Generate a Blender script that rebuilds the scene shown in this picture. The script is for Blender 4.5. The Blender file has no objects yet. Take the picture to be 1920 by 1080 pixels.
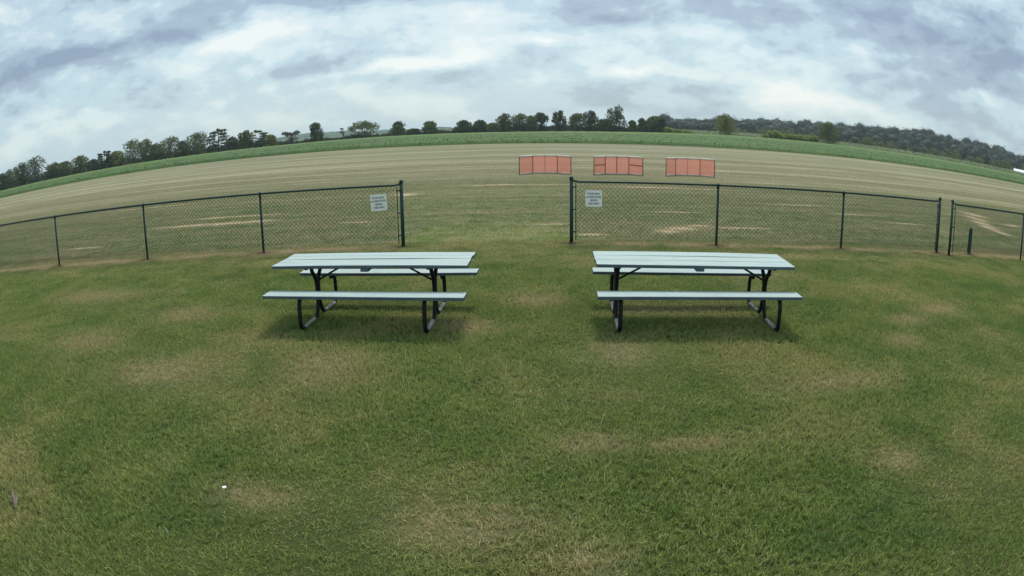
import bpy, bmesh, math, random
import numpy as np
from mathutils import Vector, Matrix

R = math.radians
scene = bpy.context.scene
COL = scene.collection

# ------------------------------------------------------------------ camera (wide security-camera lens)
CAM_H = 2.26
cam = bpy.data.cameras.new('camera')
cam_o = bpy.data.objects.new('camera', cam)
COL.objects.link(cam_o)
RT = Vector((0.999919, -0.003147, -0.012352)); UP = Vector((0.012746, 0.246884, 0.968961)); FW = Vector((0.0, 0.96904, -0.246904))
m = Matrix.Identity(4)
for i in range(3):
    m[i][0] = RT[i]; m[i][1] = UP[i]; m[i][2] = -FW[i]
m[2][3] = CAM_H
cam_o.matrix_world = m
cam.type = 'PANO'
cam.panorama_type = 'FISHEYE_LENS_POLYNOMIAL'
cam.fisheye_fov = R(170)
cam.sensor_fit = 'HORIZONTAL'
cam.sensor_width = 36.0
cam.sensor_height = 20.25
cam.fisheye_polynomial_k0 = 0.0
cam.fisheye_polynomial_k1 = -0.044043866
cam.fisheye_polynomial_k2 = -0.00014516227
cam.fisheye_polynomial_k3 = 8.4209909e-06
cam.fisheye_polynomial_k4 = -7.3356881e-07
cam.clip_start = 0.05
cam.clip_end = 20000
scene.camera = cam_o

# ------------------------------------------------------------------ node helper
class NT:
    def __init__(s, tree):
        s.t = tree
    def put(s, sock, v):
        if isinstance(v, bpy.types.NodeSocket):
            s.t.links.new(v, sock)
        elif v is not None:
            if isinstance(v, (tuple, list)) and len(v) == 3 and sock.type == 'RGBA':
                v = (*v, 1)
            sock.default_value = v
    def new(s, typ, props=None, **ins):
        n = s.t.nodes.new(typ)
        for k, v in (props or {}).items():
            setattr(n, k, v)
        for k, v in ins.items():
            s.put(n.inputs[k.replace('_', ' ')], v)
        return n
    def math(s, op, a, b=None, c=None, clamp=False):
        n = s.t.nodes.new('ShaderNodeMath'); n.operation = op; n.use_clamp = clamp
        for i, v in enumerate((a, b, c)):
            if v is not None:
                s.put(n.inputs[i], v)
        return n.outputs[0]
    def mix(s, f, a, b, blend='MIX'):
        n = s.t.nodes.new('ShaderNodeMix'); n.data_type = 'RGBA'; n.blend_type = blend
        s.put(n.inputs[0], f); s.put(n.inputs[6], a); s.put(n.inputs[7], b)
        return n.outputs[2]
    def step(s, v, lo, hi, to0=0.0, to1=1.0):
        n = s.t.nodes.new('ShaderNodeMapRange'); n.interpolation_type = 'SMOOTHSTEP'
        s.put(n.inputs[0], v)
        for i, q in enumerate((lo, hi, to0, to1)):
            s.put(n.inputs[i + 1], q)
        return n.outputs[0]
    def noise(s, vec, scale, detail=3.0, rough=0.5, dist=0.0):
        n = s.t.nodes.new('ShaderNodeTexNoise')
        s.put(n.inputs['Vector'], vec)
        n.inputs['Scale'].default_value = scale; n.inputs['Detail'].default_value = detail
        n.inputs['Roughness'].default_value = rough; n.inputs['Distortion'].default_value = dist
        return n.outputs['Fac']
    def xyz(s, x, y, z):
        n = s.t.nodes.new('ShaderNodeCombineXYZ')
        for i, v in enumerate((x, y, z)):
            s.put(n.inputs[i], v)
        return n.outputs[0]
    def sep(s, v):
        n = s.t.nodes.new('ShaderNodeSeparateXYZ'); s.put(n.inputs[0], v)
        return n.outputs[0], n.outputs[1], n.outputs[2]

# ------------------------------------------------------------------ world: broken overcast sky
SUN_EL, SUN_AZ = R(60), R(10)          # azimuth from +Y towards +X
world = bpy.data.worlds.new('World'); scene.world = world
world.use_nodes = True; world.cycles.sampling_method = "MANUAL"; world.cycles.sample_map_resolution = 256
wt = world.node_tree; wt.nodes.clear()
w = NT(wt)
sky = w.new('ShaderNodeTexSky', dict(sky_type='NISHITA', sun_disc=False, sun_elevation=SUN_EL, sun_rotation=SUN_AZ, dust_density=2.0))
dirv = w.new('ShaderNodeTexCoord').outputs['Generated']
dx, dy, dz = w.sep(dirv)
az = w.math('MULTIPLY', w.math('ARCTAN2', dx, dy), 180 / math.pi)
el = w.math('MULTIPLY', w.math('ARCSINE', dz), 180 / math.pi)
dome = w.xyz(dx, dy, w.math('MULTIPLY', dz, 2.1))
big = w.noise(dome, 2.3, 4, 0.5, 0.2)
mid = w.noise(dome, 7.0, 9, 0.58, 0.12)
dome_up = w.xyz(w.math('ADD', dx, 0.012), dy, w.math('MULTIPLY_ADD', dz, 2.1, 0.045))
mid_up = w.noise(dome_up, 7.0, 7, 0.58, 0.12)
wn = wt.nodes.new('ShaderNodeTexNoise'); w.put(wn.inputs['Vector'], dome); wn.inputs['Scale'].default_value = 5.5; wn.inputs['Detail'].default_value = 5.0; wn.inputs['Roughness'].default_value = 0.56
wob, wob2, wob3 = w.sep(wn.outputs['Color'])
azw = w.math('ADD', az, w.math('MULTIPLY', w.math('SUBTRACT', wob, 0.5), 16.0))
elw = w.math('ADD', el, w.math('MULTIPLY', w.math('SUBTRACT', wob2, 0.5), 6.0))
# cloud masses seen that day: (azimuth, elevation, half width, half height, tilt, brightness)
CLOUDS = [(-38, 10.2, 11, 1.5, 0.13, -0.42), (-17, 12.9, 10, 1.0, 0.0, -0.40), (-25, 9.6, 6, 1.5, 0.06, 0.52), (-9.5, 6.1, 6.5, 0.9, 0.13, 0.50),
          (-19, 6.6, 7, 0.9, 0.1, -0.2), (-5, 10.5, 9, 2.0, 0, 0.26), (1.5, 8.3, 6, 0.9, 0.0, 0.40), (12, 6.0, 7, 0.8, 0, 0.34), (26.5, 4.2, 5.5, 1.5, -0.1, 0.42), (33, 3.5, 5, 0.8, -0.1, 0.22),
          (32.5, 9.2, 3.5, 0.8, -0.15, 0.30), (41.5, 12.6, 2.0, 1.8, 0, 0.36), (46.3, 6.2, 1.6, 1.4, 0, 0.22), (45, 8.8, 10, 4.0, 0, -0.40), (18, 4.2, 5, 1.0, 0, -0.20), (30, 12.5, 14, 2.4, 0, -0.30),
          (10, 11.5, 9, 1.4, 0, -0.30), (-43, 3.9, 6, 0.9, 0.1, 0.26), (-33, 5.6, 9, 1.2, 0.05, 0.05), (12, 2.0, 12, 1.2, 0, -0.24), (42, 3.2, 10, 1.4, 0, -0.14), (-6, 2.2, 16, 1.6, 0, 0.12), (-50, 8, 3, 3, 0, -0.1)]
acc = None
ae = w.xyz(azw, elw, 1.0)
for (a0, e0, sa, se, tilt, amp) in CLOUDS:
    n_ = wt.nodes.new('ShaderNodeVectorMath'); n_.operation = 'DOT_PRODUCT'; w.put(n_.inputs[0], ae); n_.inputs[1].default_value = (1 / sa, 0, -a0 / sa); u = n_.outputs['Value']
    n_ = wt.nodes.new('ShaderNodeVectorMath'); n_.operation = 'DOT_PRODUCT'; w.put(n_.inputs[0], ae); n_.inputs[1].default_value = (-tilt / se, 1 / se, (tilt * a0 - e0) / se); v = n_.outputs['Value']
    g = w.math('POWER', 0.37, w.math('MULTIPLY_ADD', u, u, w.math('MULTIPLY', v, v)))
    acc = w.math('MULTIPLY_ADD', g, amp, acc if acc is not None else 0.0)
tex = w.math('MULTIPLY_ADD', w.math('SUBTRACT', big, 0.5), 0.7, w.math('MULTIPLY', w.math('SUBTRACT', mid, 0.5), 0.95))
tex = w.math('MULTIPLY_ADD', w.math('SUBTRACT', mid, mid_up), 0.9, tex)
calm = w.step(el, 0.0, 7.0, 0.45, 1.0)
bright = w.math('ADD', w.math('MULTIPLY_ADD', acc, 1.05, 0.53), w.math('MULTIPLY', tex, calm))
ramp = w.new('ShaderNodeValToRGB', Fac=bright)
cr = ramp.color_ramp
cr.interpolation = 'EASE'
cr.elements[0].position = 0.0; cr.elements[0].color = (0.225, 0.300, 0.395, 1)
cr.elements[1].position = 1.0; cr.elements[1].color = (0.80, 0.83, 0.81, 1)
for p_, c_ in ((0.25, (0.320, 0.415, 0.510, 1)), (0.50, (0.465, 0.600, 0.670, 1)), (0.72, (0.62, 0.725, 0.75, 1))):
    e_ = cr.elements.new(p_); e_.color = c_
cloud = w.mix(1.0, ramp.outputs[0], (5.2, 5.25, 5.2), 'MULTIPLY')
col = w.mix(0.88, sky.outputs[0], cloud)
bg = w.new('ShaderNodeBackground', Color=col, Strength=0.1)
wo = w.new('ShaderNodeOutputWorld'); wt.links.new(bg.outputs[0], wo.inputs[0])

# ------------------------------------------------------------------ sun behind thin cloud
sun = bpy.data.lights.new('sun', 'SUN'); sun.energy = 1.5; sun.angle = R(10); sun.color = (1.0, 0.95, 0.86)
sun_o = bpy.data.objects.new('sun', sun); COL.objects.link(sun_o)
sd = Vector((math.sin(SUN_AZ) * math.cos(SUN_EL), math.cos(SUN_AZ) * math.cos(SUN_EL), math.sin(SUN_EL)))
sun_o.rotation_euler = (-sd).to_track_quat('-Z', 'Y').to_euler()
sun_o.location = sd * 60

# ------------------------------------------------------------------ exposure, render
vs = scene.view_settings
vs.view_transform = 'Standard'; vs.look = 'None'; vs.exposure = 1.08; vs.gamma = 1.0; vs.use_curve_mapping = False
scene.render.engine = 'CYCLES'
scene.cycles.use_denoising = True
scene.cycles.max_bounces = 4
scene.cycles.volume_bounces = 1
scene.cycles.transparent_max_bounces = 12

# ------------------------------------------------------------------ object helpers
def tag(o, label=None, cat=None, group=None, kind=None):
    for k, v in (('label', label), ('category', cat), ('group', group), ('kind', kind)):
        if v:
            o[k] = v
    return o
def mesh_obj(name, verts, faces, mat=None, parent=None, smooth=False):
    me = bpy.data.meshes.new(name)
    me.from_pydata([tuple(v) for v in verts], [], faces)
    if smooth:
        me.polygons.foreach_set('use_smooth', [True] * len(me.polygons))
    return link(name, me, mat, parent)
def np_mesh(name, V, F, mat=None, parent=None, smooth=False):
    """V (n,3) array, F (m,k) array with k = 3 or 4"""
    me = bpy.data.meshes.new(name)
    n, k = F.shape
    me.vertices.add(len(V)); me.vertices.foreach_set('co', np.asarray(V, np.float32).ravel())
    me.loops.add(n * k); me.loops.foreach_set('vertex_index', np.asarray(F, np.int32).ravel())
    me.polygons.add(n); me.polygons.foreach_set('loop_start', np.arange(0, n * k, k, dtype=np.int32))
    me.update(calc_edges=True)
    if smooth:
        me.polygons.foreach_set('use_smooth', np.ones(n, dtype=bool))
    return link(name, me, mat, parent)
def link(name, me, mat=None, parent=None):
    o = bpy.data.objects.new(name, me)
    if mat:
        me.materials.append(mat)
    COL.objects.link(o)
    if parent:
        o.parent = parent
    return o
def bm_obj(name, bm, mat, parent=None, smooth=False):
    me = bpy.data.meshes.new(name); bm.to_mesh(me); bm.free()
    if smooth:
        me.polygons.foreach_set('use_smooth', [True] * len(me.polygons))
    return link(name, me, mat, parent)
def empty(name, loc, rz=0.0, **k):
    o = bpy.data.objects.new(name, None); o.location = loc; o.rotation_euler = (0, 0, rz)
    o.empty_display_size = 0.2
    COL.objects.link(o)
    return tag(o, **k)
def bx(bm, c, s, bev=0.0, rot=None):
    mt = Matrix.Translation(c)
    if rot is not None:
        mt = mt @ rot
    g = bmesh.ops.create_cube(bm, size=1.0, matrix=mt @ Matrix.Diagonal((*s, 1)))
    if bev > 0:
        vs_ = set(g['verts'])
        es = [e for e in bm.edges if e.verts[0] in vs_ and e.verts[1] in vs_]
        bmesh.ops.bevel(bm, geom=es, offset=bev, segments=1, affect='EDGES')
def tube_np(path, rad, sides=8, cap=True):
    P = [Vector(p) for p in path]; n = len(P)
    rads = rad if hasattr(rad, '__len__') else [rad] * n
    V = []; F = []
    t0 = (P[1] - P[0]).normalized()
    ref = Vector((0, 0, 1)) if abs(t0.z) < 0.9 else Vector((1, 0, 0))
    nrm = t0.cross(ref).normalized()
    for i in range(n):
        t = (P[min(i + 1, n - 1)] - P[max(i - 1, 0)]).normalized()
        nrm = (nrm - t * nrm.dot(t)).normalized()
        b = t.cross(nrm)
        for k in range(sides):
            a = 2 * math.pi * k / sides
            V.append(P[i] + (nrm * math.cos(a) + b * math.sin(a)) * rads[i])
    for i in range(n - 1):
        for k in range(sides):
            k2 = (k + 1) % sides
            F.append((i * sides + k, i * sides + k2, (i + 1) * sides + k2, (i + 1) * sides + k))
    if cap:
        F.append(tuple(range(sides))[::-1]); F.append(tuple((n - 1) * sides + k for k in range(sides)))
    return V, F
class MB:
    def __init__(s): s.V = []; s.F = []
    def tube(s, path, rad, sides=8, cap=True):
        V, F = tube_np(path, rad, sides, cap); o = len(s.V)
        s.V += V; s.F += [tuple(i + o for i in f) for f in F]
        return s
    def lathe(s, prof, c=(0, 0, 0), sides=12):
        o = len(s.V); n = len(prof)
        for r, z in prof:
            for k in range(sides):
                a = 2 * math.pi * k / sides
                s.V.append(Vector((c[0] + r * math.cos(a), c[1] + r * math.sin(a), c[2] + z)))
        for i in range(n - 1):
            for k in range(sides):
                k2 = (k + 1) % sides
                s.F.append((o + i * sides + k, o + i * sides + k2, o + (i + 1) * sides + k2, o + (i + 1) * sides + k))
        s.F.append(tuple(o + k for k in range(sides))[::-1]); s.F.append(tuple(o + (n - 1) * sides + k for k in range(sides)))
        return s
    def build(s, name, mat, parent=None, smooth=True):
        return mesh_obj(name, s.V, s.F, mat, parent, smooth)
def smooth_path(ctrl, rad=0.08, seg=5):
    """polyline with rounded corners"""
    P = [Vector(c) for c in ctrl]; out = [P[0]]
    for i in range(1, len(P) - 1):
        a, b, c = P[i - 1], P[i], P[i + 1]
        d1 = min(rad, (a - b).length * 0.48); d2 = min(rad, (c - b).length * 0.48)
        p0 = b + (a - b).normalized() * d1; p2 = b + (c - b).normalized() * d2
        for k in range(seg + 1):
            t = k / seg
            out.append(p0 * (1 - t) ** 2 + b * 2 * t * (1 - t) + p2 * t ** 2)
    out.append(P[-1])
    return out

# ------------------------------------------------------------------ materials
MATS = {}
def mat_base(name):
    mt = bpy.data.materials.new(name); mt.use_nodes = True
    mt.node_tree.nodes.clear(); n = NT(mt.node_tree)
    out = n.new('ShaderNodeOutputMaterial'); MATS[name] = mt
    return mt, n, out
def simple(name, colr, rough=0.6, var=0.15, scale=8.0, metal=0.0, spec=0.4, bump=0.0, col2=None, bscale=None, stretch=None, thr=(0.35, 0.7)):
    mt, n, out = mat_base(name)
    co = n.new('ShaderNodeTexCoord').outputs['Object']
    if stretch:
        x, y, z = n.sep(co)
        co = n.xyz(n.math('MULTIPLY', x, stretch[0]), n.math('MULTIPLY', y, stretch[1]), n.math('MULTIPLY', z, stretch[2]))
    f = n.step(n.noise(co, scale, 5, 0.6), thr[0], thr[1])
    c2 = col2 or tuple(c * (1 - var) for c in colr)
    c = n.mix(f, colr, c2)
    b = n.new('ShaderNodeBsdfPrincipled', Base_Color=c, Roughness=rough, Metallic=metal)
    b.inputs['Specular IOR Level'].default_value = spec
    if bump > 0:
        bn = n.new('ShaderNodeBump', Height=n.noise(co, bscale or scale * 4, 4, 0.6), Distance=bump, Strength=0.6)
        n.t.links.new(bn.outputs[0], b.inputs['Normal'])
    n.t.links.new(b.outputs[0], out.inputs[0])
    return mt

FENCE_SLOPE = 0.077
DRY = [(1.34, 4.05, 0.42, 0.13, 1.0), (0.62, 4.15, 0.35, 0.2, 0.5), (5.43, 6.82, 0.42, 0.26, 1.0), (4.75, 6.0, 0.3, 0.3, 0.8), (-1.93, 5.73, 0.5, 0.6, 0.8), (-3.75, 5.4, 0.8, 0.45, 0.7), (0.35, 8.14, 0.45, 0.3, 0.75),
       (-4.57, 7.6, 0.5, 0.45, 0.7), (2.1, 7.6, 0.9, 0.25, 0.6), (4.0, 9.5, 0.8, 0.3, 0.5), (-5.6, 6.3, 0.7, 0.5, 0.6), (1.1, 6.1, 0.4, 0.5, 0.35), (-1.75, 3.3, 0.35, 0.2, 0.6), (-0.3, 3.1, 0.5, 0.3, 0.45),
       (6.3, 7.2, 0.5, 0.3, 0.6), (3.1, 5.0, 0.6, 0.25, 0.4), (-0.55, 7.1, 0.4, 0.3, 0.5), (2.9, 3.4, 0.25, 0.2, 0.5), (-7.3, 8.6, 1.0, 0.5, 0.5), (0.4, 2.75, 0.3, 0.2, 0.4), (4.9, 11.0, 1.2, 0.3, 0.5)]
SOIL = [(-0.35, 25.6, 1.25, 0.17), (1.6, 25.45, 1.5, 0.07), (5.4, 24.65, 1.7, 0.22), (8.2, 24.3, 1.8, 0.10), (0.93, 14.87, 0.5, 0.06), (3.5, 13.85, 0.28, 0.2), (3.95, 14.22, 0.38, 0.24), (4.5, 14.7, 0.3, 0.14), (5.5, 14.45, 0.8, 0.10),
        (-9.9, 16.95, 1.3, 0.20), (-8.3, 16.92, 1.2, 0.26), (-7.3, 17.1, 0.6, 0.14), (-9.2, 18.47, 1.6, 0.16), (-7.9, 18.45, 0.8, 0.12), (4.6, 17.2, 0.8, 0.09), (1.7, 13.4, 0.35, 0.10), (9.7, 19.8, 1.3, 0.12), (11.2, 17.9, 1.0, 0.10), (12.4, 16.4, 0.8, 0.09),
        (20.2, 20.8, 0.5, 0.9), (19.0, 19.3, 0.4, 0.8), (18.1, 17.95, 0.4, 0.7), (17.5, 16.9, 0.4, 0.6), (17.2, 15.8, 0.3, 0.6), (20.6, 18.1, 0.7, 0.25), (-3.78, 22.6, 0.4, 0.4), (-3.9, 15.9, 0.5, 0.08), (-16, 24, 3, 0.15), (-12.0, 14.0, 0.7, 0.10)]
POST_XY = [(-2.131 - k * 2.9636 * math.cos(0.0774), 12.283 - k * 2.9636 * math.sin(0.0774)) for k in range(5)] + [(1.179 + k * 2.9636 * math.cos(0.0766), 12.368 - k * 2.9636 * math.sin(0.0766)) for k in range(4)] + [(10.22, 11.40), (11.22, 11.62)]
HOLES = [(x - 0.03, y - 0.05, 0.26, 0.13) for x, y in POST_XY]
def masks(n, pos, lst, nz):
    acc = None
    for e in lst:
        v = n.t.nodes.new('ShaderNodeVectorMath'); v.operation = 'MULTIPLY_ADD'; n.put(v.inputs[0], pos)
        v.inputs[1].default_value = (1 / e[2], 1 / e[3], 0); v.inputs[2].default_value = (-e[0] / e[2], -e[1] / e[3], 0.55 * (1 - e[4]) if len(e) > 4 else 0)
        d = n.t.nodes.new('ShaderNodeVectorMath'); d.operation = 'LENGTH'; n.put(d.inputs[0], v.outputs[0])
        acc = d.outputs['Value'] if acc is None else n.math('MINIMUM', acc, d.outputs['Value'])
    g = n.math('POWER', 2.718, n.math('MULTIPLY', n.math('MULTIPLY', acc, acc), -1.1))
    return n.math('MULTIPLY', g, n.step(nz, 0.25, 0.6, 0.35, 1.25))

def turf_group():
    g = bpy.data.node_groups.new('turf_colour', 'ShaderNodeTree')
    g.interface.new_socket('Color', in_out='OUTPUT', socket_type='NodeSocketColor')
    g.interface.new_socket('Dry', in_out='OUTPUT', socket_type='NodeSocketFloat')
    n = NT(g); out = g.nodes.new('NodeGroupOutput')
    pos = n.new('ShaderNodeNewGeometry').outputs['Position']
    x, y, z = n.sep(pos)
    flat = n.xyz(x, y, 0.0)
    n1 = n.noise(flat, 0.55, 4, 0.6, 0.4); n2 = n.noise(flat, 1.9, 4, 0.62, 0.3); n3 = n.noise(flat, 9.0, 3, 0.65); n4 = n.noise(n.xyz(x, y, 4.0), 0.9, 3, 0.6, 0.5)
    n5 = n.noise(n.xyz(x, y, 7.0), 28.0, 2, 0.6)
    c = n.mix(n.step(n2, 0.35, 0.66), (0.094, 0.146, 0.032), (0.134, 0.178, 0.046))
    c = n.mix(n.math('MULTIPLY', n.step(n4, 0.5, 0.72), 0.7), c, (0.054, 0.116, 0.024))
    c = n.mix(n.math('MULTIPLY', n.step(n1, 0.46, 0.66), 0.75), c, (0.200, 0.206, 0.074))
    dry = masks(n, pos, DRY, n3)
    dn = n.math('MULTIPLY', n.step(n.math('ADD', n.math('MULTIPLY', n1, 0.55), n.math('MULTIPLY', n2, 0.45)), 0.54, 0.70), n.step(n3, 0.35, 0.65, 0.1, 0.5))
    dry = n.math('MAXIMUM', dry, dn)
    dry = n.math('MAXIMUM', dry, n.math('MULTIPLY', n.step(y, 9.0, 12.0), n.step(n2, 0.35, 0.65, 0.05, 0.55)))
    # worn line under the fence
    ax = n.math('MAXIMUM', n.math('SUBTRACT', n.math('ABSOLUTE', x), 1.5), 0.0)
    yf = n.math('SUBTRACT', 12.32, n.math('MULTIPLY', ax, FENCE_SLOPE))
    d = n.math('SUBTRACT', y, yf)
    dw = n.math('ADD', d, n.math('MULTIPLY', n.math('SUBTRACT', n2, 0.5), 0.7))
    gap = n.step(n.math('ABSOLUTE', n.math('ADD', x, 0.45)), 1.2, 2.0)
    strip = n.math('MULTIPLY', n.math('MULTIPLY', n.step(n.math('ABSOLUTE', n.math('ADD', dw, 0.02)), 0.07, 0.34, 1.0, 0.0), n.step(n4, 0.30, 0.56)), n.math('ADD', n.math('MULTIPLY', gap, 0.9), 0.1))
    dry_t = n.math('MINIMUM', n.math('MULTIPLY', dry, 0.7), 0.6)
    c = n.mix(dry_t, c, n.mix(n3, (0.215, 0.185, 0.095), (0.30, 0.26, 0.15)))
    # mown field beyond the fence
    band = n.noise(n.xyz(n.math('MULTIPLY', x, 0.06), n.math('MULTIPLY', y, 0.55), 2.0), 1.0, 6, 0.62)
    band2 = n.noise(n.xyz(n.math('MULTIPLY', x, 0.02), n.math('MULTIPLY', y, 0.17), 5.0), 1.0, 4, 0.6)
    band3 = n.noise(n.xyz(n.math('MULTIPLY', x, 0.14), n.math('MULTIPLY', y, 0.95), 8.0), 1.0, 7, 0.72)
    fc = n.mix(n.step(band, 0.38, 0.62), (0.210, 0.202, 0.125), (0.280, 0.268, 0.180))
    fc = n.mix(n.math('MULTIPLY', n.step(band2, 0.45, 0.62), 0.55), fc, (0.175, 0.190, 0.095))
    fc = n.mix(n.math('MULTIPLY', n.step(band3, 0.56, 0.68), 0.8), fc, (0.36, 0.335, 0.23))
    fc = n.mix(n.math('MULTIPLY', n.step(band3, 0.46, 0.34), 0.8), fc, (0.115, 0.118, 0.062))
    grain = n.noise(n.xyz(n.math('MULTIPLY', x, 0.8), n.math('MULTIPLY', y, 1.6), 3.0), 1.0, 7, 0.75)
    fc = n.mix(n.math('MULTIPLY', n.step(grain, 0.42, 0.66), 0.35), fc, (0.150, 0.168, 0.075))
    mow = n.noise(n.xyz(n.math('MULTIPLY', x, 0.012), n.math('MULTIPLY', y, 0.42), 11.0), 1.0, 3, 0.5)
    mow2 = n.step(n.math('ABSOLUTE', n.math('SUBTRACT', mow, 0.5)), 0.0, 0.045, 1.0, 0.0)
    fc = n.mix(n.math('MULTIPLY', mow2, n.step(band3, 0.3, 0.6, 0.2, 0.75)), fc, (0.13, 0.135, 0.065))
    mow3 = n.step(n.math('ABSOLUTE', n.math('SUBTRACT', mow, 0.6)), 0.0, 0.03, 1.0, 0.0)
    fc = n.mix(n.math('MULTIPLY', mow3, n.step(band3, 0.3, 0.6, 0.2, 0.7)), fc, (0.37, 0.35, 0.23))
    mow4 = n.noise(n.xyz(n.math('MULTIPLY', x, 0.007), n.math('MULTIPLY', y, 0.21), 21.0), 1.0, 3, 0.6)
    fc = n.mix(n.math('MULTIPLY', n.step(mow4, 0.52, 0.42), 0.5), fc, (0.150, 0.142, 0.078))
    fc = n.mix(n.math('MULTIPLY', n.step(mow4, 0.56, 0.66), 0.5), fc, (0.36, 0.335, 0.235))
    near = n.math('ADD', y, n.math('MULTIPLY', n.math('SUBTRACT', n1, 0.5), 7.0))
    ng = n.mix(n.step(n.math('ADD', n.math('MULTIPLY', band3, 0.6), n.math('MULTIPLY', n2, 0.4)), 0.40, 0.60), (0.092, 0.122, 0.046), (0.175, 0.172, 0.090))
    fc = n.mix(n.step(near, 15.0, 40.0), ng, fc)
    soil = masks(n, pos, SOIL, n.noise(n.xyz(n.math('MULTIPLY', x, 0.5), n.math('MULTIPLY', y, 2.5), 1.0), 1.5, 5, 0.65))
    fc = n.mix(n.math('MINIMUM', n.math('MULTIPLY', soil, 1.0), 0.95), fc, n.mix(n3, (0.38, 0.30, 0.19), (0.54, 0.46, 0.32)))
    far = n.step(n.math('ADD', d, n.math('MULTIPLY', n.math('SUBTRACT', n2, 0.5), 1.5)), -0.3, n.math('ADD', 0.8, n.math('MULTIPLY', n.math('SUBTRACT', 1.0, gap), 4.0)))
    c = n.mix(far, c, fc)
    c = n.mix(n.math('MULTIPLY', strip, 0.7), c, n.mix(n3, (0.17, 0.13, 0.08), (0.40, 0.34, 0.22)))
    c = n.mix(n.math('MINIMUM', n.math('MULTIPLY', masks(n, pos, HOLES, n3), 0.85), 0.8), c, (0.075, 0.055, 0.038))
    c = n.mix(n.math('MULTIPLY', n.step(n5, 0.4, 0.7), 0.14), c, n.mix(0.5, c, (0.02, 0.03, 0.012)))
    g.links.new(c, out.inputs[0]); g.links.new(n.math('MAXIMUM', dry, strip), out.inputs[1])
    return g
TURF = turf_group()
def ground_mat():
    mt, n, out = mat_base('ground_turf')
    tg = n.t.nodes.new('ShaderNodeGroup'); tg.node_tree = TURF
    pos = n.new('ShaderNodeNewGeometry').outputs['Position']
    hgt = n.math('ADD', n.noise(pos, 38.0, 4, 0.7), n.math('MULTIPLY', n.noise(pos, 3.0, 4, 0.6), 2.0))
    x, y, z = n.sep(pos)
    ridge = n.noise(n.xyz(n.math('MULTIPLY', x, 0.05), n.math('MULTIPLY', y, 1.1), 0.0), 1.0, 4, 0.6)
    hgt = n.math('ADD', hgt, n.math('MULTIPLY', n.math('MULTIPLY', ridge, 9.0), n.step(y, 13.0, 20.0)))
    bn = n.new('ShaderNodeBump', Height=hgt, Distance=0.03, Strength=0.8)
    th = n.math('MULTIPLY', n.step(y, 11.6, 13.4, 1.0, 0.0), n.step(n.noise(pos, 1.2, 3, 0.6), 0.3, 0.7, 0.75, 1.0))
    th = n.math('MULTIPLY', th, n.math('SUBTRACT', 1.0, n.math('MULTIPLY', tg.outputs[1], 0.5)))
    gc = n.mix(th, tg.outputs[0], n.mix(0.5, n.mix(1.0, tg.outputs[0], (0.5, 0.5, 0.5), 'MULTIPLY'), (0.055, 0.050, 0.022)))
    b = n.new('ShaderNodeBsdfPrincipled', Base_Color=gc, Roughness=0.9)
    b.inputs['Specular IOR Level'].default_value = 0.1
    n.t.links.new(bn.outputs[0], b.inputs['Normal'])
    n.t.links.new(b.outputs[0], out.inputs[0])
    return mt
def blade_mat():
    mt, n, out = mat_base('grass_blade')
    tg = n.t.nodes.new('ShaderNodeGroup'); tg.node_tree = TURF
    at = n.new('ShaderNodeAttribute', dict(attribute_name='tint')).outputs['Fac']
    c = n.mix(n.step(at, 0.0, 0.75), n.mix(1.0, tg.outputs[0], (1.35, 1.35, 1.25), 'MULTIPLY'), n.mix(1.0, tg.outputs[0], (2.9, 2.5, 2.8), 'MULTIPLY'))
    c = n.mix(n.math('MULTIPLY', n.step(at, 0.82, 0.95), 0.75), c, (0.42, 0.40, 0.24))
    a = n.new('ShaderNodeBsdfPrincipled', Base_Color=c, Roughness=0.6); a.inputs['Specular IOR Level'].default_value = 0.25
    t = n.new('ShaderNodeBsdfTranslucent', Color=c)
    mx = n.new('ShaderNodeMixShader', Fac=0.3)
    n.t.links.new(a.outputs[0], mx.inputs[1]); n.t.links.new(t.outputs[0], mx.inputs[2])
    n.t.links.new(mx.outputs[0], out.inputs[0])
    return mt
def leaf_mat(name, c1, c2, trans=0.28):
    mt, n, out = mat_base(name)
    pos = n.new('ShaderNodeNewGeometry').outputs['Position']
    rnd = n.new('ShaderNodeNewGeometry').outputs['Random Per Island']
    f = n.math('ADD', n.math('MULTIPLY', n.noise(pos, 0.45, 3, 0.6), 0.7), n.math('MULTIPLY', rnd, 0.35))
    c = n.mix(n.step(f, 0.3, 0.8), c1, c2)
    a = n.new('ShaderNodeBsdfPrincipled', Base_Color=c, Roughness=0.65); a.inputs['Specular IOR Level'].default_value = 0.2
    t = n.new('ShaderNodeBsdfTranslucent', Color=c)
    mx = n.new('ShaderNodeMixShader', Fac=trans)
    n.t.links.new(a.outputs[0], mx.inputs[1]); n.t.links.new(t.outputs[0], mx.inputs[2])
    n.t.links.new(mx.outputs[0], out.inputs[0])
    return mt
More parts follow.
